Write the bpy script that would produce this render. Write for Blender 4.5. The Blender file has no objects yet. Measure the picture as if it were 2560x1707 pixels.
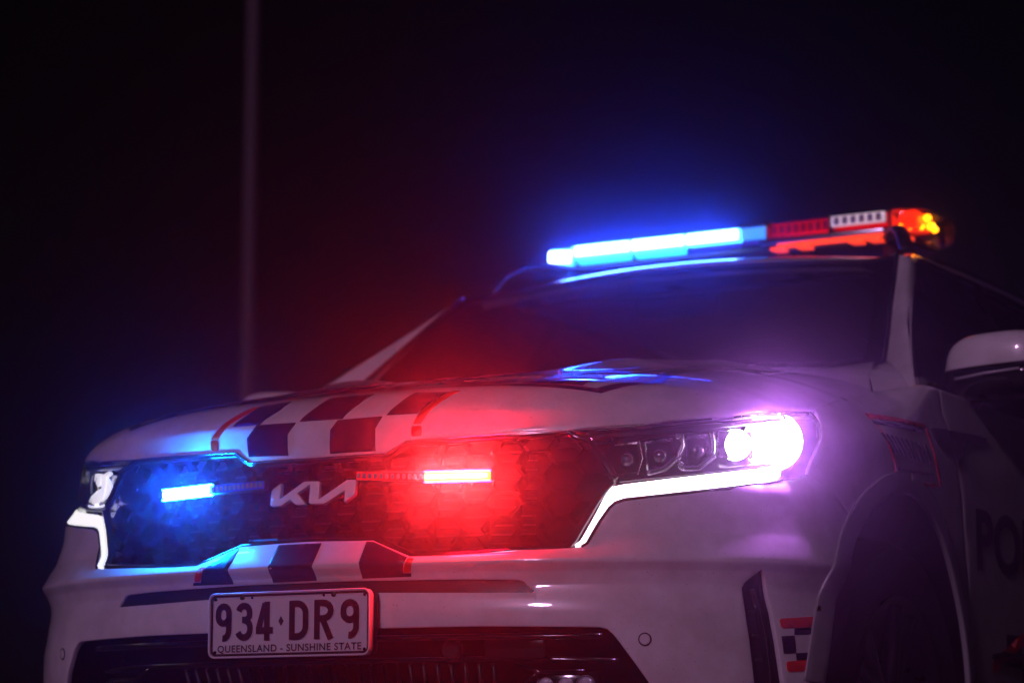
import bpy, bmesh, math
import numpy as np
from mathutils import Vector, Matrix
from mathutils.geometry import delaunay_2d_cdt

R = math.radians
scene = bpy.context.scene
COL = scene.collection

# ------------------------------------------------------------------ camera
CAM = np.array([2.91246, -4.34980, .265864]); YAW = .512106; PITCH = .160029; FPX = 6478.71
PW, PH = 2560, 1707
cam_d = bpy.data.cameras.new('camera')
cam = bpy.data.objects.new('camera', cam_d); COL.objects.link(cam)
cam.location = CAM
cam.rotation_euler = (math.pi / 2 + PITCH, 0, YAW)
cam_d.sensor_width = 36; cam_d.lens = FPX / PW * 36
cam_d.clip_start = .05; cam_d.clip_end = 400
cam_d.dof.use_dof = True; cam_d.dof.focus_distance = 5.12; cam_d.dof.aperture_fstop = 2.8
scene.camera = cam

# ------------------------------------------------------------------ sky, night fill, exposure
SUN_DIR = Vector((.05, -1.0, .42)).normalized()      # towards the light
world = bpy.data.worlds.new('World'); scene.world = world; world.use_nodes = True
wn = world.node_tree.nodes; wl = world.node_tree.links
sky = wn.new('ShaderNodeTexSky'); sky.sky_type = 'NISHITA'; sky.sun_disc = False
sky.sun_elevation = math.asin(SUN_DIR.z); sky.sun_rotation = math.atan2(SUN_DIR.x, SUN_DIR.y)
wl.new(sky.outputs[0], wn['Background'].inputs[0]); wn['Background'].inputs[1].default_value = .0002
sun_d = bpy.data.lights.new('night_fill', 'SUN'); sun_d.energy = .58; sun_d.angle = R(5); sun_d.color = (1.0, .52, 1.0)  # sun lamp added as a magenta fill from the front
sun = bpy.data.objects.new('night_fill', sun_d); COL.objects.link(sun)
sun.rotation_euler = (-SUN_DIR).to_track_quat('-Z', 'Y').to_euler()
scene.view_settings.view_transform = 'Standard'; scene.view_settings.look = 'None'
scene.view_settings.exposure = 0; scene.view_settings.gamma = 1
scene.render.engine = 'CYCLES'
cy_ = scene.cycles
cy_.max_bounces = 8; cy_.volume_bounces = 0; cy_.transparent_max_bounces = 16
cy_.sample_clamp_indirect = 4; cy_.caustics_reflective = False; cy_.caustics_refractive = False
cy_.use_denoising = True

# ------------------------------------------------------------------ photo pixel -> direction
cy, sy, cp, sp = math.cos(YAW), math.sin(YAW), math.cos(PITCH), math.sin(PITCH)
FW = np.array([-sy * cp, cy * cp, sp]); RT = np.array([cy, sy, 0.]); UPV = np.cross(RT, FW)
def ray(p):
    p = np.atleast_2d(np.asarray(p, float))
    d = FW + ((p[:, :1] - PW / 2) / FPX) * RT - ((p[:, 1:] - PH / 2) / FPX) * UPV
    return d / np.linalg.norm(d, axis=1, keepdims=True)
def zm(ox, oy, s, pts): return [(ox + s * a, oy + s * b) for a, b in pts]

# ------------------------------------------------------------------ shape of the car body (x across, y rearward, z up)
def rounded(f, w): return lambda z: (f(z - w) + 2 * f(z) + f(z + w)) / 4
P = rounded(lambda z: np.interp(z, [.15, .30, .45, .555, .60, .625, .645, .70, .80, .89, .96, 1.2],
                                [.08, .03, -.03, -.042, -.034, -.042, -.060, -.016, .004, .018, .045, .25]), .005)
WD = rounded(lambda z: np.interp(z, [.15, .45, .52, .585, .645, .71, .745, .80, .95, 1.3],
                                 [.912, .962, .957, .947, .967, .940, .930, .922, .927, .927]), .008)
BZ = rounded(lambda z: np.interp(z, [.40, .45, .52, .56, .585, .61, .645, .68, .71, .745, .79, .81, .84, .90, .95, 1.0],
                                 [.209, .259, .281, .279, .262, .229, .19, .166, .176, .199, .185, .248, .319, .274, .247, .247]), .008)
HP = rounded(lambda y: np.interp(y, [-.2, -.01, .05, .1, .2, .4, .7, 1.05, 1.3, 3, 6],
                                 [.80, .951, .984, 1.003, 1.033, 1.077, 1.127, 1.168, 1.182, 1.21, 1.21]), .016)
def front(x, z):
    x = np.abs(x)
    return P(z) + np.interp(z, [.5, .67], [.2, .27]) * x ** 2 + BZ(z) * np.minimum(x, 1.1) ** 6
def side(y, z):
    t = np.clip((y - .35) / .45, 0, 1); t = t * t * (3 - 2 * t)
    return WD(z) * (1 - t) + (.943 - .03 * np.clip((.5 - z) / .3, 0, 1) ** 2) * t - .10 * np.clip(z - .93, 0, 1)
def hood(x, y):
    x = np.abs(x); k = .17 - .15 * np.clip((y - .75) / .5, 0, 1)
    r = np.clip((y - .36) / .36, 0, 1); ridge = .023 * np.exp(-((x - (.27 + .12 * y)) / .10) ** 2) * r * r * (3 - 2 * r)
    cowl = .045 * np.clip((y - .93) / .25, 0, 1) * np.minimum(x / .8, 1.1) ** 4
    return HP(y) - .062 * x ** 2 - k * x ** 6 + ridge + cowl
def smin(a, b, k):
    h = np.maximum(k - np.abs(a - b), 0) / k
    return np.minimum(a, b) - h * h * k / 4
def G(X):
    x, y, z = X[..., 0], X[..., 1], X[..., 2]
    a = smin((y - front(x, z)) * .85, side(y, z) - np.abs(x), .12)
    a = smin(a, 4.72 - y, .12)
    return smin(a, hood(x, y) - z, .040)
WS = lambda X: X[..., 1] - (1.05 + 1.42 * (X[..., 2] - 1.165) + .33 * X[..., 0] ** 2)
SP = lambda X: .90 - X[..., 0] - .577 * (X[..., 2] - 1.08)
def root(f, o, d, t0, t1, n):
    o = np.broadcast_to(o, d.shape); ts = np.linspace(t0, t1, n + 1)
    a = np.full(len(d), float(t0)); b = np.full(len(d), float(t1)); got = np.zeros(len(d), bool)
    s0 = f(o + d * ts[0])
    for i in range(n):
        s1 = f(o + d * ts[i + 1]); h = (~got) & (s0 * s1 <= 0)
        a[h] = ts[i]; b[h] = ts[i + 1]; got |= h; s0 = s1
    fa = f(o + d * a[:, None])
    for _ in range(32):
        m = (a + b) / 2; fm = f(o + d * m[:, None]); g = fa * fm <= 0
        b = np.where(g, m, b); a = np.where(g, a, m); fa = np.where(g, fa, fm)
    X = o + d * ((a + b) / 2)[:, None]; X[~got] = np.nan
    return X
def hit(p, f=G, depth=0.):
    X = root(lambda q: f(q) - depth, CAM, ray(p), 3.5, 11., 250)
    if np.isnan(X).any(): raise ValueError('outline point misses the surface')
    return X
def grad(f, X, e=1e-4):
    g = np.stack([f(X + e * np.eye(3)[k]) - f(X - e * np.eye(3)[k]) for k in range(3)], -1)
    return g / np.linalg.norm(g, axis=-1, keepdims=True)

class Wrap:                                   # front and flanks: angle about (0, 1.3) and height
    f = staticmethod(G); k = 1.05
    @classmethod
    def inv(c, X): return np.stack([np.arctan2(X[:, 0], 1.3 - X[:, 1]) * c.k, X[:, 2]], -1)
    @classmethod
    def map(c, u):
        t = u[:, 0] / c.k; o = np.stack([0 * t, 0 * t + 1.3, u[:, 1]], -1)
        return root(G, o, np.stack([np.sin(t), -np.cos(t), 0 * t], -1), .2, 4.2, 60)
class Hood:                                   # fan of rays from under the bonnet
    f = staticmethod(G)
    @classmethod
    def inv(c, X):
        t = np.hypot(1.25 - X[:, 1], X[:, 2] - .2)
        return np.stack([X[:, 0] / (.4 + .65 * t), np.arctan2(X[:, 2] - .2, 1.25 - X[:, 1])], -1)
    @classmethod
    def map(c, u):
        o = np.stack([.4 * u[:, 0], 0 * u[:, 0] + 1.25, 0 * u[:, 0] + .2], -1)
        return root(G, o, np.stack([.65 * u[:, 0], -np.cos(u[:, 1]), np.sin(u[:, 1])], -1), .3, 2.2, 60)
class Screen:                                 # windscreen
    f = staticmethod(WS)
    @classmethod
    def inv(c, X): return X[:, [0, 2]]
    @classmethod
    def map(c, u): return np.stack([u[:, 0], 1.05 + 1.42 * (u[:, 1] - 1.165) + .33 * u[:, 0] ** 2, u[:, 1]], -1)
class Glasshouse:                             # leaning flank above the sill, mirrored by sign
    f = staticmethod(SP); sg = 1
    @classmethod
    def inv(c, X): return X[:, [1, 2]]
    @classmethod
    def map(c, u): return np.stack([.90 - .577 * (u[:, 1] - 1.08), u[:, 0], u[:, 1]], -1)

# ------------------------------------------------------------------ materials
MATS = {}
def mat(name, col=(.5, .5, .5), rough=.5, metal=0., coat=0., emit=None, es=0., bump=0., bscale=200., spec=.5, var=0.):
    m = bpy.data.materials.new(name); m.use_nodes = True; MATS[name] = m
    nt = m.node_tree; b = nt.nodes['Principled BSDF']
    b.inputs['Base Color'].default_value = (*col, 1); b.inputs['Roughness'].default_value = rough
    b.inputs['Metallic'].default_value = metal; b.inputs['Coat Weight'].default_value = coat
    b.inputs['Coat Roughness'].default_value = .04; b.inputs['Specular IOR Level'].default_value = spec
    if emit: b.inputs['Emission Color'].default_value = (*emit, 1); b.inputs['Emission Strength'].default_value = es
    tc = nt.nodes.new('ShaderNodeTexCoord')
    if bump:
        n = nt.nodes.new('ShaderNodeTexNoise'); n.inputs['Scale'].default_value = bscale
        bp = nt.nodes.new('ShaderNodeBump'); bp.inputs['Strength'].default_value = bump; bp.inputs['Distance'].default_value = .002
        nt.links.new(tc.outputs['Object'], n.inputs['Vector']); nt.links.new(n.outputs['Fac'], bp.inputs['Height'])
        nt.links.new(bp.outputs[0], b.inputs['Normal'])
    if var:
        n = nt.nodes.new('ShaderNodeTexNoise'); n.inputs['Scale'].default_value = 14; n.inputs['Detail'].default_value = 8
        mr = nt.nodes.new('ShaderNodeMapRange'); mr.inputs['To Min'].default_value = max(rough - var, .02); mr.inputs['To Max'].default_value = rough + var
        nt.links.new(tc.outputs['Object'], n.inputs['Vector']); nt.links.new(n.outputs['Fac'], mr.inputs['Value'])
        nt.links.new(mr.outputs[0], b.inputs['Roughness'])
    return m
def glass(name, tint=(1, 1, 1), ior=1.45, rough=.0, body=0., bcol=(0, 0, 0)):
    m = bpy.data.materials.new(name); m.use_nodes = True; MATS[name] = m; nt = m.node_tree; nt.nodes.clear()
    out = nt.nodes.new('ShaderNodeOutputMaterial'); mix = nt.nodes.new('ShaderNodeMixShader'); fr = nt.nodes.new('ShaderNodeFresnel')
    fr.inputs[0].default_value = ior
    tr = nt.nodes.new('ShaderNodeBsdfTransparent'); tr.inputs[0].default_value = (*tint, 1)
    gl = nt.nodes.new('ShaderNodeBsdfGlossy'); gl.inputs['Roughness'].default_value = rough
    src = tr
    if body:
        mb = nt.nodes.new('ShaderNodeMixShader'); mb.inputs[0].default_value = body
        df = nt.nodes.new('ShaderNodeBsdfTranslucent'); df.inputs[0].default_value = (*bcol, 1)
        nt.links.new(tr.outputs[0], mb.inputs[1]); nt.links.new(df.outputs[0], mb.inputs[2]); src = mb
    nt.links.new(fr.outputs[0], mix.inputs[0]); nt.links.new(src.outputs[0], mix.inputs[1]); nt.links.new(gl.outputs[0], mix.inputs[2])
    nt.links.new(mix.outputs[0], out.inputs[0]); return m
mat('paint_white', (.78, .78, .79), .30, coat=1., bump=.012, bscale=900, var=.05)
nt = MATS['paint_white'].node_tree; tcn = nt.nodes.new('ShaderNodeTexCoord'); nz = nt.nodes.new('ShaderNodeTexNoise'); nz.inputs['Scale'].default_value = 7; nz.inputs['Detail'].default_value = 10; nz.inputs['Roughness'].default_value = .65
cr = nt.nodes.new('ShaderNodeValToRGB'); cr.color_ramp.elements[0].position = .35; cr.color_ramp.elements[0].color = (.62, .60, .58, 1); cr.color_ramp.elements[1].position = .62; cr.color_ramp.elements[1].color = (.79, .79, .80, 1)
sp_ = nt.nodes.new('ShaderNodeTexNoise'); sp_.inputs['Scale'].default_value = 260; sp_.inputs['Detail'].default_value = 2
cr2 = nt.nodes.new('ShaderNodeValToRGB'); cr2.color_ramp.elements[0].position = .24; cr2.color_ramp.elements[0].color = (.45, .42, .40, 1); cr2.color_ramp.elements[1].position = .30; cr2.color_ramp.elements[1].color = (1, 1, 1, 1)
mu = nt.nodes.new('ShaderNodeMixRGB'); mu.blend_type = 'MULTIPLY'; mu.inputs[0].default_value = 1
nt.links.new(tcn.outputs['Object'], nz.inputs['Vector']); nt.links.new(tcn.outputs['Object'], sp_.inputs['Vector'])
nt.links.new(nz.outputs['Fac'], cr.inputs[0]); nt.links.new(sp_.outputs['Fac'], cr2.inputs[0])
nt.links.new(cr.outputs[0], mu.inputs[1]); nt.links.new(cr2.outputs[0], mu.inputs[2]); nt.links.new(mu.outputs[0], nt.nodes['Principled BSDF'].inputs['Base Color'])
mat('vinyl_navy', (.007, .004, .035), .30, spec=.35, bump=.02, bscale=700)
mat('moulding_grey', (.26, .26, .27), .42, coat=.3, bump=.03, bscale=400)
mat('vinyl_red', (.80, .035, .012), .38, bump=.02, bscale=700)
mat('vinyl_dark', (.03, .022, .07), .4)
mat('gloss_black', (.006, .006, .008), .13, coat=.6, var=.05)
mat('piano_black', (.004, .004, .005), .05, coat=1.)
mat('grille_black', (.002, .002, .0025), .13, spec=.5)
mat('satin_black', (.012, .012, .014), .42, bump=.05, bscale=600)
mat('matte_black', (.003, .003, .0035), .85, spec=.1)
mat('rubber', (.012, .012, .012), .75, bump=.2, bscale=120)
mat('chrome', (.80, .80, .83), .07, metal=1.)
mat('satin_chrome', (.62, .62, .66), .25, metal=1.)
mat('alloy', (.20, .20, .22), .3, metal=1., var=.08)
mat('emblem_silver', (.88, .87, .90), .3, coat=.5)
mat('plate_white', (.66, .64, .66), .42, bump=.02, bscale=500)
mat('plate_maroon', (.035, .004, .012), .4)
mat('metal_dark', (.10, .10, .11), .4, metal=1., var=.1)
mat('interior', (.012, .012, .014), .7)
mat('reflector', (.75, .75, .8), .18, metal=1., bump=.5, bscale=160)
mat('projector_glass', (.03, .03, .04), .06, coat=1., bump=.25, bscale=90)
mat('led_clear', (.42, .40, .46), .15, coat=1., bump=.6, bscale=260)
mat('drl_white', (.9, .9, .9), .3, emit=(1., .80, 1.), es=4.)
mat('drl_white_dim', (.9, .9, .9), .3, emit=(1., .99, .96), es=.9)
mat('lamp_white', (1, 1, 1), .3, emit=(1., .92, 1.), es=8)
mat('reflector_glow', (1, 1, 1), .3, emit=(.95, .92, 1.), es=.85)
mat('led_blue', (.2, .4, 1), .3, emit=(.06, .45, 1.), es=5)
mat('led_blue_soft', (.2, .4, 1), .3, emit=(.06, .36, 1.), es=1.1)
mat('bar_blue', (.2, .4, 1), .3, emit=(.05, .40, 1.), es=6)
mat('fill_blue', (.2, .4, 1), .3, emit=(.002, .20, 1.), es=1300)
mat('fill_red', (1, .2, .1), .3, emit=(1., .0008, .02), es=650)
mat('led_core_white', (1, 1, 1), .3, emit=(1., 1., 1.), es=4)
mat('led_core_warm', (1, .9, .5), .3, emit=(1., .80, .10), es=5)
mat('bar_blue_low', (.2, .4, 1), .3, emit=(.02, .45, 1.), es=3.0)
mat('led_red', (1, .2, .1), .3, emit=(1., .16, .01), es=5)
mat('led_red_spill', (1, .2, .1), .3, emit=(1., .16, .01), es=3.2)
mat('led_amber', (1, .6, .1), .3, emit=(1., .62, .02), es=7)
mat('lens_red_dim_glow', (.45, .012, .012), .18, coat=1., emit=(1., .02, .03), es=.42)  # faint glow put into the unlit red lenses
mat('alley_glow', (.7, .7, .7), .25, coat=1., emit=(1., .72, .85), es=.45)  # reflected brightness of the alley light put in as weak emission
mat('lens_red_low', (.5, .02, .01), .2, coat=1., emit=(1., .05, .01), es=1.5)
mat('lens_red_glow', (.5, .02, .01), .2, coat=1., emit=(1., .05, .01), es=1.3)
glass('glass_clear', (.97, .97, .98), 1.4)
glass('glass_screen', (.14, .14, .15), 1.5)
glass('glass_side', (.10, .10, .11), 1.5)
glass('lens_blue', (.86, .93, 1.), 1.45, .05)
glass('lens_red', (1., .10, .07), 1.45, .05)
glass('lens_amber', (1., .42, .10), 1.45, .05)
mat('asphalt', (.045, .045, .047), .85, bump=.8, bscale=60, var=.1)
mat('galvanised', (.085, .06, .08), .6, metal=0., bump=.1, bscale=40, var=.1)

# ------------------------------------------------------------------ mesh helpers
def link(name, me, m, parent=None, loc=None):
    o = bpy.data.objects.new(name, me); COL.objects.link(o)
    if m: me.materials.append(MATS[m])
    o.parent = parent
    if loc is not None: o.location = loc
    return o
def mesh(name, V, F, m, parent=None, smooth=True, sharp=None):
    me = bpy.data.meshes.new(name)
    me.from_pydata([tuple(map(float, v)) for v in V], [], [tuple(int(i) for i in f) for f in F])
    bm = bmesh.new(); bm.from_mesh(me); bmesh.ops.recalc_face_normals(bm, faces=bm.faces)
    if sharp:
        for e in bm.edges:
            if len(e.link_faces) == 2 and e.calc_face_angle(0) > sharp: e.smooth = False
    for f in bm.faces: f.smooth = smooth
    bm.to_mesh(me); bm.free()
    return link(name, me, m, parent)
def dens(poly, step, closed=True):
    poly = np.asarray(poly, float); out = []
    n = len(poly)
    for i in range(n if closed else n - 1):
        a, b = poly[i], poly[(i + 1) % n]; k = max(1, int(np.ceil(np.linalg.norm(b - a) / step)))
        out += [a + (b - a) * j / k for j in range(k)]
    if not closed: out.append(poly[-1])
    return np.array(out)
def soften(poly, r, n=4, keep=()):             # round the corners of a closed outline
    poly = np.asarray(poly, float); out = []
    for i in range(len(poly)):
        a, p, b = poly[i - 1], poly[i], poly[(i + 1) % len(poly)]
        if i in keep: out.append(p); continue
        la, lb = np.linalg.norm(a - p), np.linalg.norm(b - p); q = min(r, la * .45, lb * .45)
        p0 = p + (a - p) / la * q; p1 = p + (b - p) / lb * q
        for j in range(n + 1):
            t = j / n; out.append((1 - t) ** 2 * p0 + 2 * t * (1 - t) * p + t * t * p1)
    return np.array(out)
def inside(poly, pts):
    x, y = pts[:, 0], pts[:, 1]; r = np.zeros(len(pts), bool); a = poly; b = np.roll(poly, -1, 0)
    for (x0, y0), (x1, y1) in zip(a, b):
        if y0 == y1: continue
        c = ((y0 > y) != (y1 > y)); r ^= c & (x < (x1 - x0) * (y - y0) / (y1 - y0) + x0)
    return r
def area(p): return .5 * np.sum(p[:, 0] * np.roll(p[:, 1], -1) - np.roll(p[:, 0], -1) * p[:, 1])
def near(poly, pts, d):
    r = np.zeros(len(pts), bool)
    for i in range(0, len(pts), 2000):
        q = pts[i:i + 2000]; r[i:i + 2000] = (((q[:, None] - poly[None]) ** 2).sum(-1) < d * d).any(1)
    return r
def cdt(outer, holes, step, rows=None):
    loops = [outer] + list(holes); V = np.concatenate(loops); E = []; k = 0; ids = []
    for L in loops:
        n = len(L); ids.append(np.arange(k, k + n)); E += [(k + i, k + (i + 1) % n) for i in range(n)]; k += n
    lo, hi = outer.min(0), outer.max(0)
    if min(hi - lo) > step * .8:
        gx = np.arange(lo[0] + step * .5, hi[0], step); gy = np.arange(lo[1] + step * .5, hi[1], step)
        if rows is not None: gy = rows[(rows > lo[1]) & (rows < hi[1])]
        g = np.stack(np.meshgrid(gx, gy), -1).reshape(-1, 2); g = g[inside(outer, g)]
        for h in holes: g = g[~inside(h, g)]
        if len(g): g = g[~near(V, g, step * .45)]
        A = np.concatenate([V, g])
    else: A = V
    vs, es, fs, ov, oe, of = delaunay_2d_cdt([Vector(p) for p in A], E, [], 0, 1e-7)
    vs = np.array([tuple(v) for v in vs]); fs = np.array([list(f) for f in fs if len(f) == 3])
    c = vs[fs].mean(1); ok = inside(outer, c)
    for h in holes: ok &= ~inside(h, c)
    return vs, fs[ok]
def patch(name, poly, chart, m, parent=None, off=0., rim=0., holes=(), step=.016, mirror=False, bev=.0025, rows=None):
    """outline in chart coordinates -> panel lying on the chart's surface, with a rounded turned-in edge"""
    outer = dens(poly, step)
    if area(outer) < 0: outer = outer[::-1]
    hs = []
    for h in holes:
        h = dens(h, step); hs.append(h if area(h) < 0 else h[::-1])
    vs, fs = cdt(outer, hs, step, rows)
    X = chart.map(vs); bad = np.isnan(X[:, 0])
    if bad.any(): print('NAN', name, bad.sum()); fs = fs[~bad[fs].any(1)]; X[bad] = 0
    N = -grad(chart.f, X); X = X + N * off
    V = list(X); F = [tuple(f) for f in fs]
    if rim:
        eu = {}
        for f in F:
            for a, b in ((f[0], f[1]), (f[1], f[2]), (f[2], f[0])): eu[(a, b)] = 1
        bd = [(a, b) for a, b in eu if (b, a) not in eu]
        t2 = {}
        for a, b in bd:
            d = vs[b] - vs[a]; n = np.array([d[1], -d[0]]); n = n / (np.linalg.norm(n) + 1e-12)
            for q in (a, b): t2[q] = t2.get(q, 0) + n
        keys = list(t2); u = np.array([vs[q] + t2[q] / (np.linalg.norm(t2[q]) + 1e-9) * 1e-3 for q in keys])
        T = chart.map(u) - chart.map(vs[keys]); T = np.nan_to_num(T); T = T / (np.linalg.norm(T, axis=1, keepdims=True) + 1e-9)
        idx = {}
        for q, t in zip(keys, T):
            p, n = X[q], N[q]; base = len(V)
            V += [p + t * bev * .7 - n * bev * .3, p + t * bev - n * bev, p + t * bev * .8 - n * rim]
            idx[q] = (q, base, base + 1, base + 2)
        for a, b in bd:
            ia, ib = idx[a], idx[b]
            for k in range(3): F.append((ia[k], ia[k + 1], ib[k + 1], ib[k]))
    V = np.array(V)
    if mirror: V = V * [-1, 1, 1]
    return mesh(name, V, F, m, parent)
def both(fn):
    for mir in (False, True): fn(mir)
def pxw(p, chart=Wrap, f=G): return chart.inv(hit(p, f))
def mirror_close(half):                        # right-hand half outline, from the centre line outwards and back
    half = np.asarray(half); return np.concatenate([half, (half * [-1, 1])[::-1]])
def tube(name, pts, r, m, parent=None, closed=False, n=8, flat=None, smooth=True):
    pts = np.asarray(pts, float); k = len(pts); V = []; F = []
    rr = np.broadcast_to(np.asarray(r, float), (k,))
    up0 = np.array([0, 0, 1.])
    for i in range(k):
        t = (pts[(i + 1) % k] - pts[i - 1]) if closed else pts[min(i + 1, k - 1)] - pts[max(i - 1, 0)]
        t = t / np.linalg.norm(t); ref = up0 if abs(t[2]) < .9 else np.array([0, 1., 0])
        a = np.cross(t, ref); a /= np.linalg.norm(a); b = np.cross(a, t)
        fa, fb = flat or (1, 1)
        for j in range(n):
            w = 2 * math.pi * (j + .5) / n; V.append(pts[i] + rr[i] * (math.cos(w) * a * fa + math.sin(w) * b * fb))
    for i in range(k if closed else k - 1):
        for j in range(n):
            F.append((i * n + j, i * n + (j + 1) % n, ((i + 1) % k) * n + (j + 1) % n, ((i + 1) % k) * n + j))
    if not closed: F += [tuple(range(n))[::-1], tuple(range((k - 1) * n, k * n))]
    return mesh(name, V, F, m, parent, smooth)
def rbox(name, c, s, m, parent=None, bev=.004, seg=2, rot=None, taper=None):
    bm = bmesh.new(); bmesh.ops.create_cube(bm, size=1)
    for v in bm.verts:
        v.co = Vector((v.co.x * s[0], v.co.y * s[1], v.co.z * s[2]))
        if taper: v.co.x *= 1 + taper[0] * v.co.z / s[2]; v.co.y *= 1 + taper[1] * v.co.z / s[2]
    if bev: bmesh.ops.bevel(bm, geom=list(bm.edges), offset=bev, segments=seg, profile=.5, affect='EDGES')
    if rot is not None: bmesh.ops.transform(bm, matrix=rot.to_4x4(), verts=bm.verts)
    bmesh.ops.translate(bm, vec=Vector(tuple(map(float, c))), verts=bm.verts)
    for f in bm.faces: f.smooth = True
    for e in bm.edges:
        if len(e.link_faces) == 2 and e.calc_face_angle(0) > .6: e.smooth = False
    me = bpy.data.meshes.new(name); bm.to_mesh(me); bm.free()
    return link(name, me, m, parent)
def lathe(name, prof, c, axis, m, parent=None, n=32, sharp=.6):
    """profile of (radius, along-axis) turned about an axis through c"""
    axis = Vector(axis).normalized(); q = axis.to_track_quat('Z', 'Y'); V = []; F = []; k = len(prof)
    for j in range(n):
        w = 2 * math.pi * j / n
        for r_, h_ in prof: V.append(Vector(tuple(map(float, c))) + q @ Vector((r_ * math.cos(w), r_ * math.sin(w), h_)))
    for j in range(n):
        for i in range(k - 1): F.append((j * k + i, ((j + 1) % n) * k + i, ((j + 1) % n) * k + i + 1, j * k + i + 1))
    return mesh(name, V, F, m, parent, True, sharp)
def text2d(s, size, width=None, bold=0., space=1.):
    cu = bpy.data.curves.new('t', 'FONT'); cu.body = s; cu.size = size; cu.align_x = 'CENTER'; cu.align_y = 'CENTER'
    cu.offset = bold; cu.space_character = space; cu.resolution_u = 4
    o = bpy.data.objects.new('t', cu); COL.objects.link(o); dg = bpy.context.evaluated_depsgraph_get(); dg.update()
    me = bpy.data.meshes.new_from_object(o.evaluated_get(dg)); bpy.data.objects.remove(o); bpy.data.curves.remove(cu)
    bm = bmesh.new(); bm.from_mesh(me); bpy.data.meshes.remove(me); bmesh.ops.triangulate(bm, faces=bm.faces)
    bmesh.ops.remove_doubles(bm, verts=bm.verts, dist=1e-6)
    xs = [v.co.x for v in bm.verts]
    mid = (max(xs) + min(xs)) / 2
    k = width / (max(xs) - min(xs)) if width else 1
    for v in bm.verts: v.co.x = (v.co.x - mid) * k
    return bm
def cut_grid(bm, step):
    for ax in (0, 1):
        vals = [v.co[ax] for v in bm.verts]; a = math.floor(min(vals) / step) * step
        while a < max(vals):
            no = [0, 0, 0]; no[ax] = 1; co = [0, 0, 0]; co[ax] = a
            bmesh.ops.bisect_plane(bm, geom=list(bm.verts) + list(bm.edges) + list(bm.faces), plane_co=co, plane_no=no); a += step
def drape(name, bm, fn, m, parent):            # lay a flat lettering mesh onto a surface
    X = fn(np.array([v.co[:2] for v in bm.verts]))
    for v, x in zip(bm.verts, X): v.co = Vector(tuple(map(float, x)))
    me = bpy.data.meshes.new(name); bm.to_mesh(me); bm.free()
    return link(name, me, m, parent)

# ------------------------------------------------------------------ ground
V = [(-150, -150, 0), (150, -150, 0), (150, 150, 0), (-150, 150, 0)]
ground = mesh('ground', V, [(0, 1, 2, 3)], 'asphalt', smooth=False); ground['kind'] = 'structure'

# ------------------------------------------------------------------ the car
car = bpy.data.objects.new('police_car', None); COL.objects.link(car)
car['label'] = 'white police SUV with checkered bonnet, lit roof light bar and glowing grille lights'
car['category'] = 'car'
def part(name):
    o = bpy.data.objects.new(name, None); COL.objects.link(o); o.parent = car; return o

Z3 = lambda pts: zm(1180, 950, .287, pts); Z2 = lambda pts: zm(640, 950, .287, pts); Z1 = lambda pts: zm(100, 950, .287, pts)
Z4 = lambda pts: zm(1720, 950, .4828, pts); Z5 = lambda pts: zm(100, 1380, .2976, pts); Z6 = lambda pts: zm(500, 1400, .3401, pts)
Z7 = lambda pts: zm(1200, 1380, .3401, pts); ZH = lambda pts: zm(1400, 1030, .2976, pts); ZL = lambda pts: zm(200, 960, .2126, pts)
C = lambda x, z: Wrap.inv(Wrap.map(np.array([[x, z]])))[0] if x else np.array([0., z])

# lower edge of the dark mask (grille and lamps) = upper edge of the bumper, right-hand half
mask_low = np.array([[0, .6975]] + list(pxw([(933, 1351), (1025, 1391), (1100, 1389), (1180, 1384), (1427, 1370), (1453, 1366), (1463, 1360),
     (1470, 1346), (1496, 1303), (1522, 1269), (1536, 1257), (1562, 1250), (1700, 1235), (1820, 1222), (1921, 1209), (1985, 1200)])))
mask_out = np.array(pxw([(2020, 1186), (2047, 1150), (2056, 1095), (2050, 1048)]))
lip = np.array(list(pxw([(965, 1131), (1016, 1099), (1180, 1086), (1421, 1071), (1610, 1057), (1820, 1038), (1960, 1025), (2030, 1022)])))
lip = np.concatenate([[[0, lip[0, 1] - .001]], lip])
arch_px = [(2142, 1316), (2169, 1269), (2208, 1230), (2253, 1215), (2295, 1230), (2333, 1283), (2362, 1351), (2391, 1471), (2406, 1539), (2416, 1610), (2422, 1700), (2425, 1770)]
def smooth_line(p, it=40, step=.015):
    p = dens(p, step, False)
    for _ in range(it): p[1:-1] = .5 * p[1:-1] + .25 * (p[:-2] + p[2:])
    return p
arch_front = np.array(pxw([(2142, 1316), (2130, 1336), (2092, 1457), (2068, 1578), (2053, 1707)]))
seam = np.array(pxw([(2020, 1186), (2060, 1214), (2097, 1249), (2142, 1316)]))
# --- front bumper
low = arch_front[-1] + [-.005, -.11]
outer_r = np.concatenate([mask_low, seam[:1], seam[1:], arch_front[1:], [low], [[low[0] * .85, .27]], [[0, .26]]])
intake_r = np.concatenate([[[0, .512]], pxw(Z7([(0, 535), (880, 540), (940, 555), (990, 600), (1040, 665), (1250, 955)]))])
intake_r[0, 1] = intake_r[1, 1]
intake_r = np.concatenate([intake_r, [intake_r[-1] + [.02, -.10]], [[intake_r[-1][0] - .02, .33]], [[0, .33]]])
sl = pxw([(925, 1449), (1200, 1446), (1295, 1447), (1310, 1451), (1338, 1476), (1331, 1482), (1200, 1483), (942, 1483)])
slot_r = np.concatenate([[[0, sl[0, 1]]], sl, [[0, sl[-1, 1]]]])
vent_px = [(1853, 1469), (1860, 1455), (1901, 1423), (1906, 1422), (1913, 1438), (1932, 1529), (1961, 1707), (1975, 1780), (1897, 1790), (1884, 1707)]
vent = pxw(vent_px)
dedup = lambda p: np.array([q for i, q in enumerate(p) if i == 0 or np.linalg.norm(q - p[i - 1]) > 1e-5])
full = lambda half: dedup(mirror_close(half))
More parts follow.
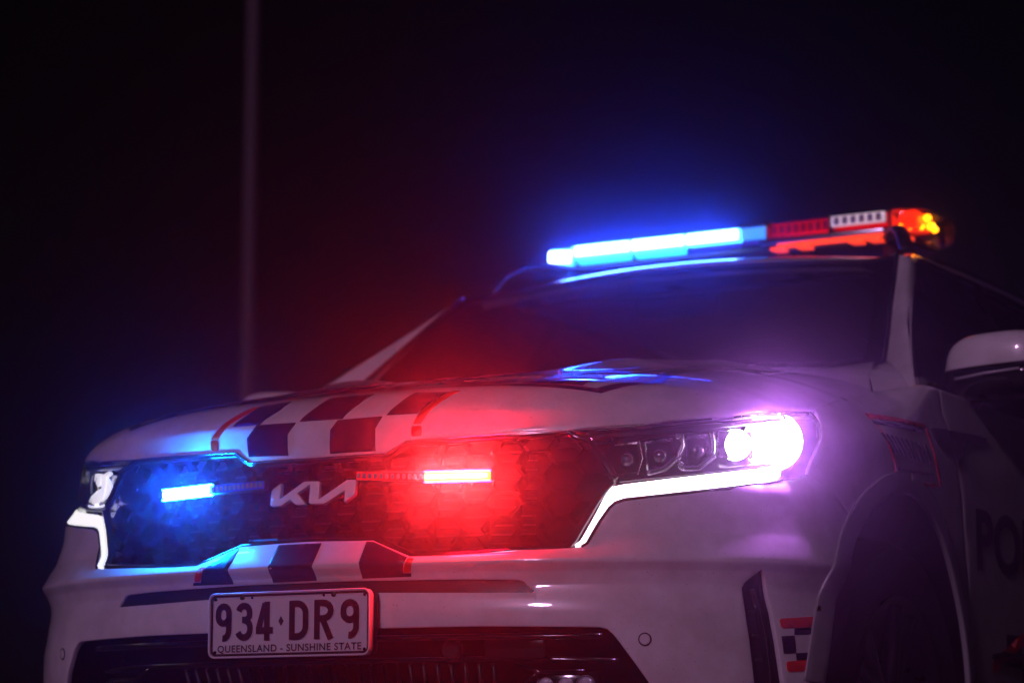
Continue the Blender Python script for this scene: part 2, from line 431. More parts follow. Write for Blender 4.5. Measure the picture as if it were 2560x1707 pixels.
rows = np.unique(np.round(np.concatenate([np.arange(.26, 1.05, .013), [.594, .6, .606, .62, .625, .63, .64, .645, .65, .695, .70, .705]]), 4))
bumper = patch('front_bumper', full(outer_r), Wrap, 'paint_white', car, rim=.012,
               holes=[full(intake_r), full(slot_r), vent, vent * [-1, 1]], step=.015, rows=rows)
def decal(name, px, m, parent, chart=Wrap, mirror=False, off=.0014, r=.0):
    p = pxw(px, chart)
    if r: p = soften(p, r)
    return patch(name, p, chart, m, parent, off=off, step=.010, mirror=mirror, rim=.0015, bev=.0003, rows=rows if chart is Wrap else None)
decal('checker_square', [(599, 1371), (584, 1459), (483, 1463), (485, 1456), (503, 1456), (519, 1417), (545, 1402), (572, 1384)], 'vinyl_navy', bumper)
decal('checker_square', [(697, 1363), (804, 1358), (792, 1450), (684, 1455)], 'vinyl_navy', bumper)
decal('checker_square', [(917, 1354), (935, 1355), (1000, 1385), (1018, 1393), (1008, 1432), (1028, 1432), (1028, 1440), (907, 1445)], 'vinyl_navy', bumper)
decal('stripe', [(487, 1453), (501, 1453), (516, 1419), (503, 1418)], 'vinyl_red', bumper, r=.003)
decal('stripe', [(1009, 1430), (1026, 1430), (1035, 1396), (1020, 1395)], 'vinyl_red', bumper, r=.003)
def corner_marks(mir):
    decal('stripe', [(1948, 1546), (2066, 1539), (2064, 1566), (1954, 1570)], 'vinyl_red', bumper, mirror=mir, r=.006)
    decal('checker_square', [(1986, 1571), (2065, 1568), (2062, 1583), (1986, 1586)], 'vinyl_navy', bumper, mirror=mir)
    decal('checker_square', [(1954, 1590), (1985, 1588), (1989, 1631), (1960, 1633)], 'vinyl_navy', bumper, mirror=mir)
    decal('checker_square', [(1990, 1632), (2058, 1628), (2056, 1645), (1992, 1649)], 'vinyl_navy', bumper, mirror=mir)
    decal('stripe', [(1965, 1653), (2053, 1647), (2050, 1674), (1969, 1679)], 'vinyl_red', bumper, mirror=mir, r=.006)
    # parking sensor: a painted disc in a dark ring
    c = hit([(1612, 1597)])[0]; n = -grad(G, c[None])[0]; sg = np.array([-1 if mir else 1, 1, 1])
    ring = lathe('parking_sensor', [(.0105, .0), (.0105, .0012), (.0128, .0012), (.0128, 0)], c * sg, n * sg, 'satin_black', bumper, 24)
    lathe('sensor_face', [(.0, .0016), (.0098, .0016), (.0104, .0004)], c * sg, n * sg, 'paint_white', ring, 24)
both(corner_marks)
# towing eye mark / reflection-free detail: slot insert, intake, vents
patch('bumper_slot', full(np.array(slot_r) + 0), Wrap, 'satin_black', car, off=-.006, step=.02)
def vents(mir):
    v = patch('air_vent', vent, Wrap, 'satin_black', car, off=-.028, step=.02, mirror=mir)
    b = hit([(1880, 1470), (1895, 1530), (1908, 1600), (1918, 1680), (1924, 1760)], G, .012) * ([-1, 1, 1] if mir else [1, 1, 1])
    tube('vent_blade', b, .006, 'gloss_black', v, flat=(1, 1.6))
    for a, bb in (((1872, 1528), (1895, 1530)), ((1880, 1588), (1902, 1590)), ((1888, 1648), (1910, 1650))):
        q = hit([a, bb], G, .014) * ([-1, 1, 1] if mir else [1, 1, 1]); tube('vent_bar', q, .003, 'satin_black', v)
both(vents)
# lower intake
it = part('lower_intake')
ib = full(intake_r)
patch('intake_backing', ib * [1.02, 1] + [0, 0], Wrap, 'matte_black', it, off=-.13, step=.03)
for z, d in ((.497, .05), (.43, .085), (.37, .085)):
    xs = np.linspace(-.66, .66, 41); o = Wrap.map(np.stack([xs / .66 * intake_r[2][0] * (1.0 if z > .45 else 1.05), 0 * xs + z], -1)); o = o - (-grad(G, o)) * d
    tube('intake_bar', o, .009, 'gloss_black', it, flat=(1.6, .8))
for k in range(26):                              # upright ribs of the lower cooling grille
    x = -.36 + k * .0288
    o = Wrap.map(np.array([[x * .85, .34], [x * .85, .42]])); o = o + grad(G, o) * .09
    tube('intake_rib', o, .0045, 'satin_black', it, n=6)
rd = hit([(1290, 1618)], G, .055)[0]
rbox('radar_sensor', rd, (.13, .02, .045), 'gloss_black', it, .006, rot=Matrix.Rotation(.10, 3, 'Z'))
hl_ = hit([(1128, 1622)], G, .06)[0]
lathe('tow_cover', [(0, .002), (.017, .002), (.019, 0), (.021, .002), (.021, -.01)], hl_, (0, -1, 0), 'satin_black', it, 24)
def fog(mir):
    sg = np.array([-1 if mir else 1, 1, 1])
    c = hit([(1425, 1712)], G, .05)[0] * sg
    f = rbox('fog_lamp', c, (.13, .03, .055), 'gloss_black', it, .01, rot=Matrix.Rotation((-.28 if mir else .28), 3, 'Z'))
    for k in (-1, 0, 1):
        lathe('fog_lens', [(0, .006), (.012, .003), (.017, -.004), (.019, -.002), (.019, -.012)], c + np.array([k * .038, -.018 + k * .010 * sg[0], 0]), (.28 * sg[0], -1, 0), 'led_clear', f, 20)
    p = hit([(1286, 1653), (1350, 1679), (1462, 1677)], G, .04) * sg; tube('intake_trim', p, .004, 'gloss_black', it)
    p = hit([(1350, 1679), (1310, 1706)], G, .04) * sg; tube('intake_trim', p, .004, 'gloss_black', it)
both(fog)

# --- bonnet
H_of = lambda w: Hood.inv(Wrap.map(w))
hood_lip = H_of(lip)
side_seam = pxw([(2047, 1019), (2097, 998), (2140, 989), (2180, 983)], Hood)
rear = np.array([[x, 1.02 + .33 * x * x] for x in (.745, .6, .45, .3, .15)])
rear3 = np.stack([rear[:, 0], rear[:, 1], hood(rear[:, 0], rear[:, 1])], -1)
rc = Hood.inv(hit([(2170, 945)]))
hood_r = np.concatenate([hood_lip, side_seam, rc, Hood.inv(rear3)])
hood_r = np.concatenate([hood_r, [[0, Hood.inv(np.array([[0, 1.02, hood(0, 1.02)]]))[0, 1]]]])
bonnet = patch('bonnet', full(hood_r), Hood, 'paint_white', car, rim=.022, step=.0095, bev=.004)
D = lambda n, px, m, r=0.: decal(n, px, m, bonnet, Hood, r=r)
D('checker_square', [(642, 1064), (618, 1096), (623, 1142), (721, 1139), (719, 1086), (740, 1057)], 'vinyl_navy')
D('checker_square', [(845, 1051), (826, 1076), (826, 1134), (939, 1127), (938, 1071), (956, 1041)], 'vinyl_navy')
D('checker_square', [(583, 1067), (649, 1062), (700, 1026), (728, 1005), (655, 1016), (627, 1033)], 'vinyl_navy')
D('checker_square', [(750, 1054), (856, 1047), (898, 1010), (936, 986), (831, 995), (788, 1022)], 'vinyl_navy')
D('checker_square', [(967, 1038), (1044, 1033), (1090, 1002), (1122, 981), (1039, 982), (1000, 1008)], 'vinyl_navy')
D('stripe', [(527, 1102), (546, 1101), (546, 1128), (529, 1128)], 'vinyl_red', .004)
D('stripe', [(528, 1098), (545, 1099), (566, 1070), (625, 1032), (650, 1018), (634, 1019), (593, 1039), (549, 1072)], 'vinyl_red')
D('stripe', [(1029, 1066), (1054, 1064), (1054, 1089), (1029, 1091)], 'vinyl_red', .004)
D('stripe', [(1033, 1060), (1052, 1059), (1065, 1038), (1151, 977), (1128, 979), (1047, 1034)], 'vinyl_red')
def on_bonnet(off):
    def fn(p):
        z = hood(p[:, 0], p[:, 1]); X = Hood.map(Hood.inv(np.stack([p[:, 0], p[:, 1], z], -1))); return X - grad(G, X) * off
    return fn
YT = .30
bm = text2d('POLICE', .34, 1.06, .008, 1.06); cut_grid(bm, .02)
for v in bm.verts: v.co.y += YT - .015
drape('lettering', bm, on_bonnet(.0022), 'vinyl_navy', bonnet)
b0 = np.array([[-.60, YT - .145], [.58, YT - .145], [.66, YT - .02], [.60, YT + .15], [-.60, YT + .15], [-.66, YT - .02]])
b1 = np.array([[-.575, YT - .127], [.56, YT - .127], [.632, YT - .02], [.577, YT + .132], [-.577, YT + .132], [-.632, YT - .02]])
tob = lambda q: Hood.inv(np.stack([q[:, 0], q[:, 1], hood(q[:, 0], q[:, 1])], -1))
patch('lettering_outline', tob(dens(b0, .03)), Hood, 'vinyl_navy', bonnet, off=.0012, holes=[tob(dens(b1, .03))], step=.015)

# --- front wings
door_seam_px = [(2354, 1034), (2370, 1072), (2391, 1150), (2403, 1240), (2407, 1317), (2418, 1433), (2424, 1520), (2428, 1600), (2432, 1700), (2434, 1770)]
wing_top = pxw([(2056, 1095), (2050, 1048), (2040, 1026), (2047, 1015), (2097, 994), (2140, 985), (2185, 978)])
wt2 = Wrap.inv(np.array([[.875, 1.06, 1.085], [.885, 1.14, 1.085]]))
arch_all = smooth_line(np.concatenate([arch_front[::-1][:-1], pxw(arch_px)]))
ka = int(np.argmin(((arch_all - arch_front[0]) ** 2).sum(1)))
wing = np.concatenate([seam[::-1], wing_top[:], wt2, pxw(door_seam_px), arch_all[ka + 1:][::-1]])
def wings(mir):
    w = patch('front_wing', wing, Wrap, 'paint_white', car, rim=.008, step=.016, mirror=mir)
    sg = np.array([-1, 1, 1]) if mir else np.array([1, 1, 1])
    # moulding round the wheel arch, darker grey than the body paint
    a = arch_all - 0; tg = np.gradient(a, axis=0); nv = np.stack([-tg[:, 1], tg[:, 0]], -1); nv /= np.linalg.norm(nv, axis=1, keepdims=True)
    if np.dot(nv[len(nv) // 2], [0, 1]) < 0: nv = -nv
    patch('arch_moulding', np.concatenate([a - nv * .004, (a + nv * .036)[::-1]]), Wrap, 'moulding_grey', w, off=.005, rim=.012, step=.012, mirror=mir, bev=.003)
    def zf(pts): return zm(2140, 1000, .153, pts)
    for nm, poly, m in (('stripe', [(150, 215), (1130, 400), (1125, 460), (215, 290)], 'vinyl_red'),
                        ('stripe', [(640, 1245), (1300, 1385), (1380, 1440), (640, 1300)], 'vinyl_red'),
                        ('stripe', [(150, 215), (200, 270), (640, 980), (660, 1050), (660, 1245), (635, 1245), (630, 1060), (600, 980)], 'vinyl_red'),
                        ('stripe', [(1130, 460), (1160, 465), (1290, 870), (1390, 1400), (1370, 1400), (1265, 870)], 'vinyl_red')):
        decal(nm, zf(poly), m, w, mirror=mir)
    # three lines of lettering whose words cannot be read: plain upright strokes
    for k in range(10):
        x0 = 400 + k * 78; y0 = 530 + k * 22
        decal('lettering', zf([(x0, y0), (x0 + 34, y0 + 6), (x0 + 34 + 200 - k * 8, y0 + 330), (x0 + 200 - k * 8, y0 + 324)]), 'vinyl_dark', w, mirror=mir)
    decal('lettering', zf([(260, 330), (1060, 480), (1070, 530), (300, 385)]), 'vinyl_dark', w, mirror=mir)
    decal('lettering', zf([(690, 1100), (1250, 1205), (1255, 1240), (690, 1150)]), 'vinyl_dark', w, mirror=mir)
    patch('side_garnish', pxw([(2326, 1071), (2366, 1075), (2388, 1146), (2370, 1141), (2347, 1112)]), Wrap, 'gloss_black', w, off=.004, rim=.006, step=.014, mirror=mir)
both(wings)
def cowl(mir):
    patch('cowl_panel', pxw([(2187, 982), (2176, 945), (2171, 928), (2216, 900), (2245, 925), (2280, 985), (2325, 1012), (2250, 990)], Hood), Hood, 'paint_white', car, off=-.002, step=.012, mirror=mir)
both(cowl)
# --- doors, rear body
ds = pxw([(2358, 1034), (2374, 1072), (2395, 1150), (2407, 1240), (2411, 1317), (2422, 1433), (2428, 1520), (2432, 1600), (2437, 1700), (2439, 1760)])
yz = lambda L: Wrap.inv(np.array([[.94, y, z] for y, z in L]))
def doors(mir):
    d = patch('front_door', np.concatenate([Wrap.inv(np.array([[.887, 1.15, 1.085]])), ds, yz([(1.32, .34), (2.20, .34), (2.24, .7), (2.20, 1.085), (1.7, 1.085)])]), Wrap, 'paint_white', car, rim=.02, step=.022, mirror=mir)
    sg = -1 if mir else 1
    e = patch('rear_door', yz([(2.212, .34), (2.95, .34), (3.05, .55), (3.22, .80), (3.20, 1.085), (2.212, 1.085), (2.252, .7)]), Wrap, 'paint_white', car, rim=.02, step=.03, mirror=mir)
    w = patch('rear_quarter', yz([(3.212, 1.085), (3.232, .80), (3.06, .55), (2.97, .34), (3.28, .34), (3.33, .62), (3.52, .80), (3.76, .85), (4.0, .80), (4.17, .62), (4.22, .34), (4.55, .40), (4.60, 1.085)]), Wrap, 'paint_white', car, rim=.02, step=.03, mirror=mir)
    patch('side_garnish', pxw([(2371, 1077), (2440, 1089), (2464, 1098), (2464, 1108), (2405, 1110), (2403, 1146), (2393, 1147)]), Wrap, 'gloss_black', d, off=.004, rim=.006, step=.014, mirror=mir)
    bm = text2d('POLICE', .19, .80, .006, 1.05); cut_grid(bm, .03)
    drape('lettering', bm, lambda p: (lambda X: (X - grad(G, X) * .0015) * [sg, 1, 1])(Wrap.map(Wrap.inv(np.stack([0 * p[:, 0] + .94, 1.71 + p[:, 0] * sg * (1), .755 + p[:, 1]], -1)))), 'vinyl_navy', d)
    for k in range(6):                          # checker band falling towards the wheel
        for r in range(3):
            if (k + r) % 2: continue
            y0 = 1.50 + k * .11; z0 = .555 - r * .075
            if y0 > 2.1: continue
            patch('checker_square', yz([(y0, z0), (y0 + .11, z0), (y0 + .11, z0 - .075), (y0, z0 - .075)]), Wrap, 'vinyl_navy', d, off=.0012, step=.03, mirror=mir)
    patch('stripe', yz([(1.40, .49), (1.75, .60), (2.18, .60), (2.18, .572), (1.76, .572), (1.40, .46)]), Wrap, 'vinyl_red', d, off=.0013, step=.03, mirror=mir)
    q = np.array([[.958, 2.02, .95], [.972, 2.05, .952], [.974, 2.11, .953], [.962, 2.15, .953]]) * [sg, 1, 1]
    tube('door_handle', q, .011, 'paint_white', d, flat=(.7, 1.2))
    tube('sill_line', np.array([[.944, 1.40, .50], [.949, 1.46, .508], [.949, 2.15, .515]]) * [sg, 1, 1], .005, 'gloss_black', d)
    rbox('side_skirt', (.90 * sg, 2.2, .30), (.06, 1.9, .09), 'satin_black', car, .015)
both(doors)
rbox('tailgate', (0, 4.63, .80), (1.70, .10, .85), 'paint_white', car, .04, 3)
rbox('underbody', (0, 2.45, .27), (1.35, 4.0, .12), 'matte_black', car, .02)

# --- grille
gr_l = np.concatenate([lip[:5] - [0, .004], pxw([(1435, 1088), (1471, 1099), (1540, 1193), (1520, 1212), (1490, 1250), (1428, 1352), (1416, 1362)]), (mask_low[1:5] + [0, .004])[::-1], [[0, .7015]]])
grille = part('grille')
grille.name = 'grille'
gl_full = full(gr_l)
pt = Wrap.map(dens(gl_full, .012)); nn = -grad(G, pt)
tube('grille_frame', pt - nn * .008, .009, 'gloss_black', grille, closed=True, n=8, flat=(1, 1))
tl = dens(np.concatenate([(lip[:6] * [-1, 1])[::-1], lip[1:6]]), .012, False) - [0, .0035]
pt = Wrap.map(tl); nn = -grad(G, pt)
tube('grille_trim', pt + nn * .001, .0017, 'satin_chrome', grille)
patch('grille_backing', gl_full * [1.0, 1], Wrap, 'matte_black', grille, off=-.075, step=.03)
# reflecting ledges along the bottom of the opening
lw = np.concatenate([(mask_low[1:6] * [-1, 1])[::-1], mask_low[1:6]]); lw = dens(lw + [0, .012], .015, False)
a = Wrap.map(lw); n_ = -grad(G, a); q0 = a - n_ * .004; q1 = a - n_ * .07 + [0, 0, .012]
k = len(lw); mesh('grille_ledge', np.concatenate([q0, q1]), [(i, i + 1, k + i + 1, k + i) for i in range(k - 1)], 'gloss_black', grille)
lw2 = dens(np.concatenate([(mask_low[1:6] * [-1, 1])[::-1], mask_low[1:6]]) + [0, .006], .010, False)
a = Wrap.map(lw2); n_ = -grad(G, a); q0 = a - n_ * .006; q1 = a - n_ * .020 + [0, 0, .017]; k = len(lw2)
mesh('grille_chamfer', np.concatenate([q0, q1]), [(i, i + 1, k + i + 1, k + i) for i in range(k - 1)], 'piano_black', grille)
# honeycomb cups, one object each
def hex_cell(hw, hh, depth, t):
    def ring(s, y): return [(hw * s * a, y, hh * s * b) for a, b in ((-1, 0), (-.5, 1), (.5, 1), (1, 0), (.5, -1), (-.5, -1))]
    V = ring(.955, .0) + ring(.99, .004) + ring(.99, depth) + ring(.925, .002) + ring(.80, depth)
    F = []
    for i in range(6):
        j = (i + 1) % 6
        F += [(i, j, 6 + j, 6 + i), (6 + i, 6 + j, 12 + j, 12 + i), (i, 18 + i, 18 + j, j), (18 + i, 24 + i, 24 + j, 18 + j)]
    me = bpy.data.meshes.new('grille_cell'); me.from_pydata(V, [], F)
    bm = bmesh.new(); bm.from_mesh(me); bmesh.ops.recalc_face_normals(bm, faces=bm.faces); bm.to_mesh(me); bm.free()
    me.materials.append(MATS['grille_black']); return me
PX, PZ = .0585, .052
hexm = hex_cell(PX / 1.5, PZ / 2 * .98, .032, 0)
for ci in range(-11, 12):
    for ri in range(7):
        x = ci * PX; z = .640 + ri * PZ + (PZ / 2 if ci % 2 else 0)
        th = math.atan2(x, 1.3) * Wrap.k * 1.0
        X = Wrap.map(np.array([[th, z]]))[0]
        th = th * x / (X[0] + 1e-9) if ci else 0
        X = Wrap.map(np.array([[th, z]]))[0]
        if not (inside(full(gr_l * [1.04, 1]), np.array([[th, z]]))[0] or near(gl_full, np.array([[th, z]]), .022)[0]): continue
        if abs(x) > .615: continue
        n = -grad(G, X[None])[0]
        o = link('grille_cell', hexm, None, grille, X - n * .030)
        o.rotation_euler = (math.asin(max(-.3, min(.3, -n[2]))) * .5, 0, math.atan2(n[0], -n[1]) * .75)
for z in np.arange(.665, .885, .018):            # cooling fins behind the cups
    xs = np.linspace(-.50, .50, 15); o = Wrap.map(np.stack([np.arctan2(xs, 1.25), 0 * xs + z], -1)); o = o + grad(G, o) * .068
    tube('cooling_fin', o, .0022, 'satin_black', grille, n=4)
# maker's emblem
em = [(212, 905), (200, 1046), (408, 893), (428, 887), (538, 885), (546, 893), (536, 1050), (790, 873), (860, 871), (864, 880), (856, 985), (846, 1003),
      (768, 1064), (773, 957), (594, 1073), (582, 1077), (470, 1078), (458, 1068), (470, 903), (352, 990), (424, 1083), (340, 1084), (293, 1041), (215, 1094), (205, 1098), (128, 1098), (121, 1090), (132, 975), (146, 953)]
emb = Wrap.inv(hit(Z2(em), G, -.006))
emblem = patch('emblem', emb, Wrap, 'emblem_silver', grille, off=.006, rim=.010, step=.0045, bev=.0008)

# --- warning lights in the grille
def lamp_light(name, c, n, xdir, w, h, watts, col, parent, spread=180):
    """the light a lamp gives off: a rectangle just in front of its lit face, facing along n"""
    l = bpy.data.lights.new(name, 'AREA'); l.shape = 'RECTANGLE'; l.size = w; l.size_y = h; l.energy = watts; l.color = col; l.spread = R(spread)
    o = bpy.data.objects.new(name, l); COL.objects.link(o); o.parent = parent
    z = -Vector(tuple(map(float, n))).normalized(); x = Vector(tuple(map(float, xdir))); x = (x - z * x.dot(z)).normalized(); y = z.cross(x)
    m = Matrix((x, y, z)).transposed().to_4x4(); m.translation = Vector(tuple(map(float, c))); o.matrix_world = m
    return o
def led_bar(name, pxs, unlit_lens, lit_name, lit_mat, spill):
    a, b, c_ = [hit([p], G, -.034)[0] for p in pxs]      # lit end, join, unlit end (centre line)
    root_ = bpy.data.objects.new(name, None); COL.objects.link(root_); root_.parent = car
    h = .0095
    def seg(nm, p, q, hh, dd, m, par, yo=0.):
        d = q - p; L = np.linalg.norm(d); ang = math.atan2(d[1], d[0]); tilt = math.asin(d[2] / L)
        rot = Matrix.Rotation(ang, 3, 'Z') @ Matrix.Rotation(-tilt, 3, 'Y')
        return rbox(nm, (p + q) / 2 + np.array([0, yo, 0]), (L, dd, hh * 2), m, par, min(.003, hh * .4), 2 if hh > .002 else 1, rot)
    seg('light_housing', a, c_, h * 1.06, .012, 'satin_black', root_, .014)
    seg(lit_name, a, b, h, .010, lit_mat, root_)
    seg('led_core', a + (b - a) * .02, b - (b - a) * .02, h * (.72 if spill == 'b' else .55), .004, 'led_core_white' if spill == 'b' else 'led_core_warm', root_, -.0048)
    for dz in (-1, 1):                           # added glowing strips that light the bonnet lip and bumper
        up = np.array([0, 0, dz * (h + .0012)]); seg('fill_strip', a + up, b + up, .0006, .009, 'fill_blue' if spill == 'b' else 'fill_red', root_)
    u = seg('unlit_lens', b + (c_ - b) * .012, c_, h * .92, .008, unlit_lens, root_)
    n = 12
    for k in range(n):
        p = b + (c_ - b) * (k + .5) / n
        rbox('led_optic', p + np.array([0, -.002, 0]), (np.linalg.norm(c_ - b) / n * .62, .009, h * 1.1), 'led_clear', u, .002, 1)
    return root_, (a + b) / 2, b - a
mat('lens_blue_dim_glow', (.04, .08, .5), .18, coat=1., emit=(.03, .12, 1.), es=.10)  # faint glow put into the unlit blue lens
bl, blc, bld = led_bar('blue_grille_light', [(409, 1238), (529, 1224), (659, 1211)], 'lens_blue_dim_glow', 'lit_led', 'led_blue', 'b')
rl, rlc, rld = led_bar('red_grille_light', [(1226, 1188), (1062, 1192), (892, 1189)], 'lens_red_dim_glow', 'lit_led', 'led_red', 'r')

lamp_light('red_light', rlc + np.array([.002, -.012, 0]), (rld[1], -rld[0], 0) if rld[0] > 0 else (-rld[1], rld[0], 0), rld, .125, .014, 34, (1., .018, .022), rl)
lamp_light('blue_light', blc + np.array([-.002, -.012, 0]), (bld[1], -bld[0], 0) if bld[0] > 0 else (-bld[1], bld[0], 0), bld, .10, .014, 6.5, (.004, .04, 1.), bl)
# --- headlamps
hl_in = pxw([(1435, 1088), (1471, 1099), (1540, 1193), (1527, 1212)])
hl_top = pxw([(1421, 1076), (1610, 1062), (1820, 1043), (1960, 1030), (2028, 1028)])
hl_out = pxw([(2048, 1052), (2054, 1095), (2045, 1149), (2019, 1184)])
drl_top_px = [(1530, 1217), (1560, 1212), (1700, 1194), (1820, 1181), (1930, 1172)]
lens_poly = np.concatenate([hl_top[1:], hl_out, pxw([(1985, 1190), (1955, 1190), (1820, 1181), (1700, 1194), (1560, 1212), (1530, 1215)]), pxw([(1540, 1193), (1471, 1099), (1470, 1078)])])
drl_poly = pxw([(1440, 1361), (1453, 1353), (1490, 1288), (1519, 1233), (1531, 1219), (1560, 1213), (1700, 1196), (1820, 1182), (1938, 1170), (1950, 1178), (1948, 1190), (1935, 1199),
                (1820, 1213), (1700, 1227), (1600, 1237), (1552, 1243), (1534, 1250), (1520, 1262), (1496, 1300), (1467, 1345), (1460, 1358), (1448, 1363)])
def ribbon(name, px, depth, w, t, m, parent, sg, n=6):
    p = hit(px, G, depth) * sg; p = dens(p, .006, False); return tube(name, p, w, m, parent, n=n, flat=(t, 1))
def lamp(mir):
    sg = np.array([-1, 1, 1]) if mir else np.array([1, 1, 1])
    h = part('headlamp')
    patch('lamp_housing', lens_poly, Wrap, 'gloss_black', h, off=-.055, step=.016, mirror=mir)
    patch('lamp_lens', lens_poly, Wrap, 'glass_clear', h, off=-.001, step=.016, mirror=mir, rim=.012)
    patch('daytime_strip', drl_poly, Wrap, 'drl_white_dim' if mir else 'drl_white', h, off=.002, rim=.01, step=.012, mirror=mir, bev=.002)
    o = np.concatenate([drl_poly]); c = o.mean(0)
    p = hit([(1453, 1366), (1467, 1358), (1499, 1303), (1524, 1268), (1538, 1256), (1562, 1248), (1700, 1233), (1820, 1220), (1921, 1207), (1955, 1200)]) * sg
    tube('strip_surround', dens(p, .012, False), .0035, 'gloss_black', h)
    p = hit([(1424, 1079), (1610, 1066), (1820, 1049), (1960, 1036), (2020, 1034)], G, .004) * sg; tube('lamp_trim', dens(p, .02, False), .0028, 'satin_chrome', h)
    p = hit([(1455, 1090), (1610, 1079), (1820, 1062), (1960, 1050)], G, .012) * sg; tube('lamp_shelf', dens(p, .02, False), .008, 'gloss_black', h, flat=(1.5, .7))
    p = hit([(1475, 1100), (1500, 1130), (1540, 1190)], G, .010) * sg; tube('inner_strip', dens(p, .01, False), .0045, 'reflector', h, flat=(1, 1))
    p = hit([(1545, 1203), (1700, 1187), (1820, 1173), (1930, 1160)], G, .012) * sg; tube('lower_bezel', dens(p, .015, False), .005, 'gloss_black', h)
    # faceted cups between chrome brackets
    for k, (q, r_) in enumerate((([(1505, 1116), (1594, 1104), (1602, 1148), (1592, 1182), (1540, 1187)], 1), ([(1612, 1103), (1682, 1094), (1688, 1138), (1655, 1172), (1616, 1180)], 1), ([(1716, 1090), (1770, 1084), (1778, 1136), (1744, 1166), (1716, 1160)], 1))):
        X = hit(q, G, .050) * sg; c = X.mean(0); n = -grad(G, (X * sg).mean(0)[None])[0] * sg
        Vv = list(X) + list(c + (X - c) * .55 - n * .018) + [c - n * .022]; m_ = len(X)
        cup = mesh('lamp_cup', Vv, [(i, (i + 1) % m_, m_ + (i + 1) % m_, m_ + i) for i in range(m_)] + [(m_ + i, m_ + (i + 1) % m_, 2 * m_) for i in range(m_)], 'reflector', h, False)
        lathe('projector', [(0, .010), (.008, .0085), (.014, .004), (.017, -.004), (.0185, -.004), (.0185, -.014)], c - n * .006, n, 'projector_glass', cup, 20)
    br = [[(1598, 1101), (1606, 1146), (1594, 1186)],
          [(1690, 1090), (1704, 1091), (1708, 1114), (1696, 1142), (1660, 1172), (1618, 1183)],
          [(1780, 1080), (1785, 1106), (1784, 1140), (1746, 1170), (1706, 1171), (1698, 1160), (1702, 1153)]]
    for k, b in enumerate(br): ribbon('lamp_bracket', b, .026, (.0022, .0085, .0085)[k], .55, 'satin_chrome', h, sg, 4)
    # outermost projector: the lit one
    c = hit([(1932, 1105)], G, .030)[0] * sg; n = np.array([.42 * sg[0], -1, .06]); n /= np.linalg.norm(n)
    if not mir:
        bowl = lathe('main_beam', [(.010, -.02), (.035, -.012), (.056, .0), (.060, .008)], c, n, 'reflector', h, 28)
        lathe('lit_lens', [(0, .016), (.025, .014), (.046, .006), (.056, -.004)], c, n, 'lamp_white', bowl, 28)
        lamp_light('headlamp_light', c + n * .022, n, (1, 0, 0), .07, .07, 12, (.62, .17, 1.), h)
        c2 = hit([(1838, 1112)], G, .034)[0]
        b2 = rbox('lit_reflector', c2, (.075, .012, .055), 'reflector', h, .006, rot=Matrix.Rotation(.75, 3, 'Z'))
        lathe('lit_lens', [(0, .010), (.016, .008), (.028, .001), (.032, -.006)], c2 + n * .008, n, 'lamp_white', b2, 24)
    else:
        bowl = lathe('main_beam', [(.010, -.02), (.03, -.012), (.046, .004), (.050, .012)], c, n, 'reflector', h, 28)
        lathe('projector', [(0, .010), (.018, .008), (.030, .001), (.035, -.008)], c, n, 'led_clear', bowl, 28)
        # low-beam reflectors, their reflected light put in as emission
        for px_, mm in (([(238, 1184), (252, 1184), (250, 1212), (244, 1216), (236, 1200)], 'reflector_glow'),
                        ([(253, 1190), (272, 1178), (276, 1184), (266, 1192), (264, 1216), (256, 1250), (236, 1262), (222, 1254), (228, 1240), (244, 1226), (254, 1220)], 'reflector_glow'),
                        ([(269, 1196), (278, 1220), (268, 1236), (260, 1246), (266, 1222)], 'reflector_glow'),
                        ([(218, 1262), (262, 1260), (258, 1266), (222, 1267)], 'reflector_glow')):
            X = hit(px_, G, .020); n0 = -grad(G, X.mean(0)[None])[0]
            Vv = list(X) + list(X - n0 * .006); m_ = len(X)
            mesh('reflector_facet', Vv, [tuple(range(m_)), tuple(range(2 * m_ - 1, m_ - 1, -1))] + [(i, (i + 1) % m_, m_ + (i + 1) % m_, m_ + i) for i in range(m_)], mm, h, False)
both(lamp)

# --- number plate
plate = part('number_plate')
PC = np.array([0., -.070, .532]); pw_, ph_ = .385, .137
pl_c = [hit([p], lambda X: X[..., 1] + .070)[0] for p in ((523, 1486), (926, 1469), (927, 1634), (528, 1646))]
PC = np.mean(pl_c, 0); pw_ = np.mean([pl_c[1][0] - pl_c[0][0], pl_c[2][0] - pl_c[3][0]]); ph_ = np.mean([pl_c[0][2] - pl_c[3][2], pl_c[1][2] - pl_c[2][2]])
print('plate', PC, pw_, ph_)
def rrect(w, h, r, n=5):
    out = []
    for cx, cz, a0 in ((w / 2 - r, h / 2 - r, 0), (-w / 2 + r, h / 2 - r, 90), (-w / 2 + r, -h / 2 + r, 180), (w / 2 - r, -h / 2 + r, 270)):
        for j in range(n + 1): t = R(a0 + 90 * j / n); out.append((cx + r * math.cos(t), cz + r * math.sin(t)))
    return np.array(out)
def slab(name, poly, y0, y1, m, parent, hole=None, ctr=PC):
    vs, fs = cdt(np.array(poly), [hole[::-1]] if hole is not None else [], .5)
    V = [(ctr[0] + a, ctr[1] + y0, ctr[2] + b) for a, b in vs]; F = [tuple(f) for f in fs]
    for L in [np.array(poly)] + ([hole] if hole is not None else []):
        k = len(V); n = len(L)
        V += [(ctr[0] + a, ctr[1] + y0, ctr[2] + b) for a, b in L] + [(ctr[0] + a, ctr[1] + y1, ctr[2] + b) for a, b in L]
        F += [(k + i, k + (i + 1) % n, k + n + (i + 1) % n, k + n + i) for i in range(n)]
    return mesh(name, V, F, m, parent, False)
slab('plate_sheet', rrect(pw_ - .008, ph_ - .008, .010), 0, .006, 'plate_white', plate)
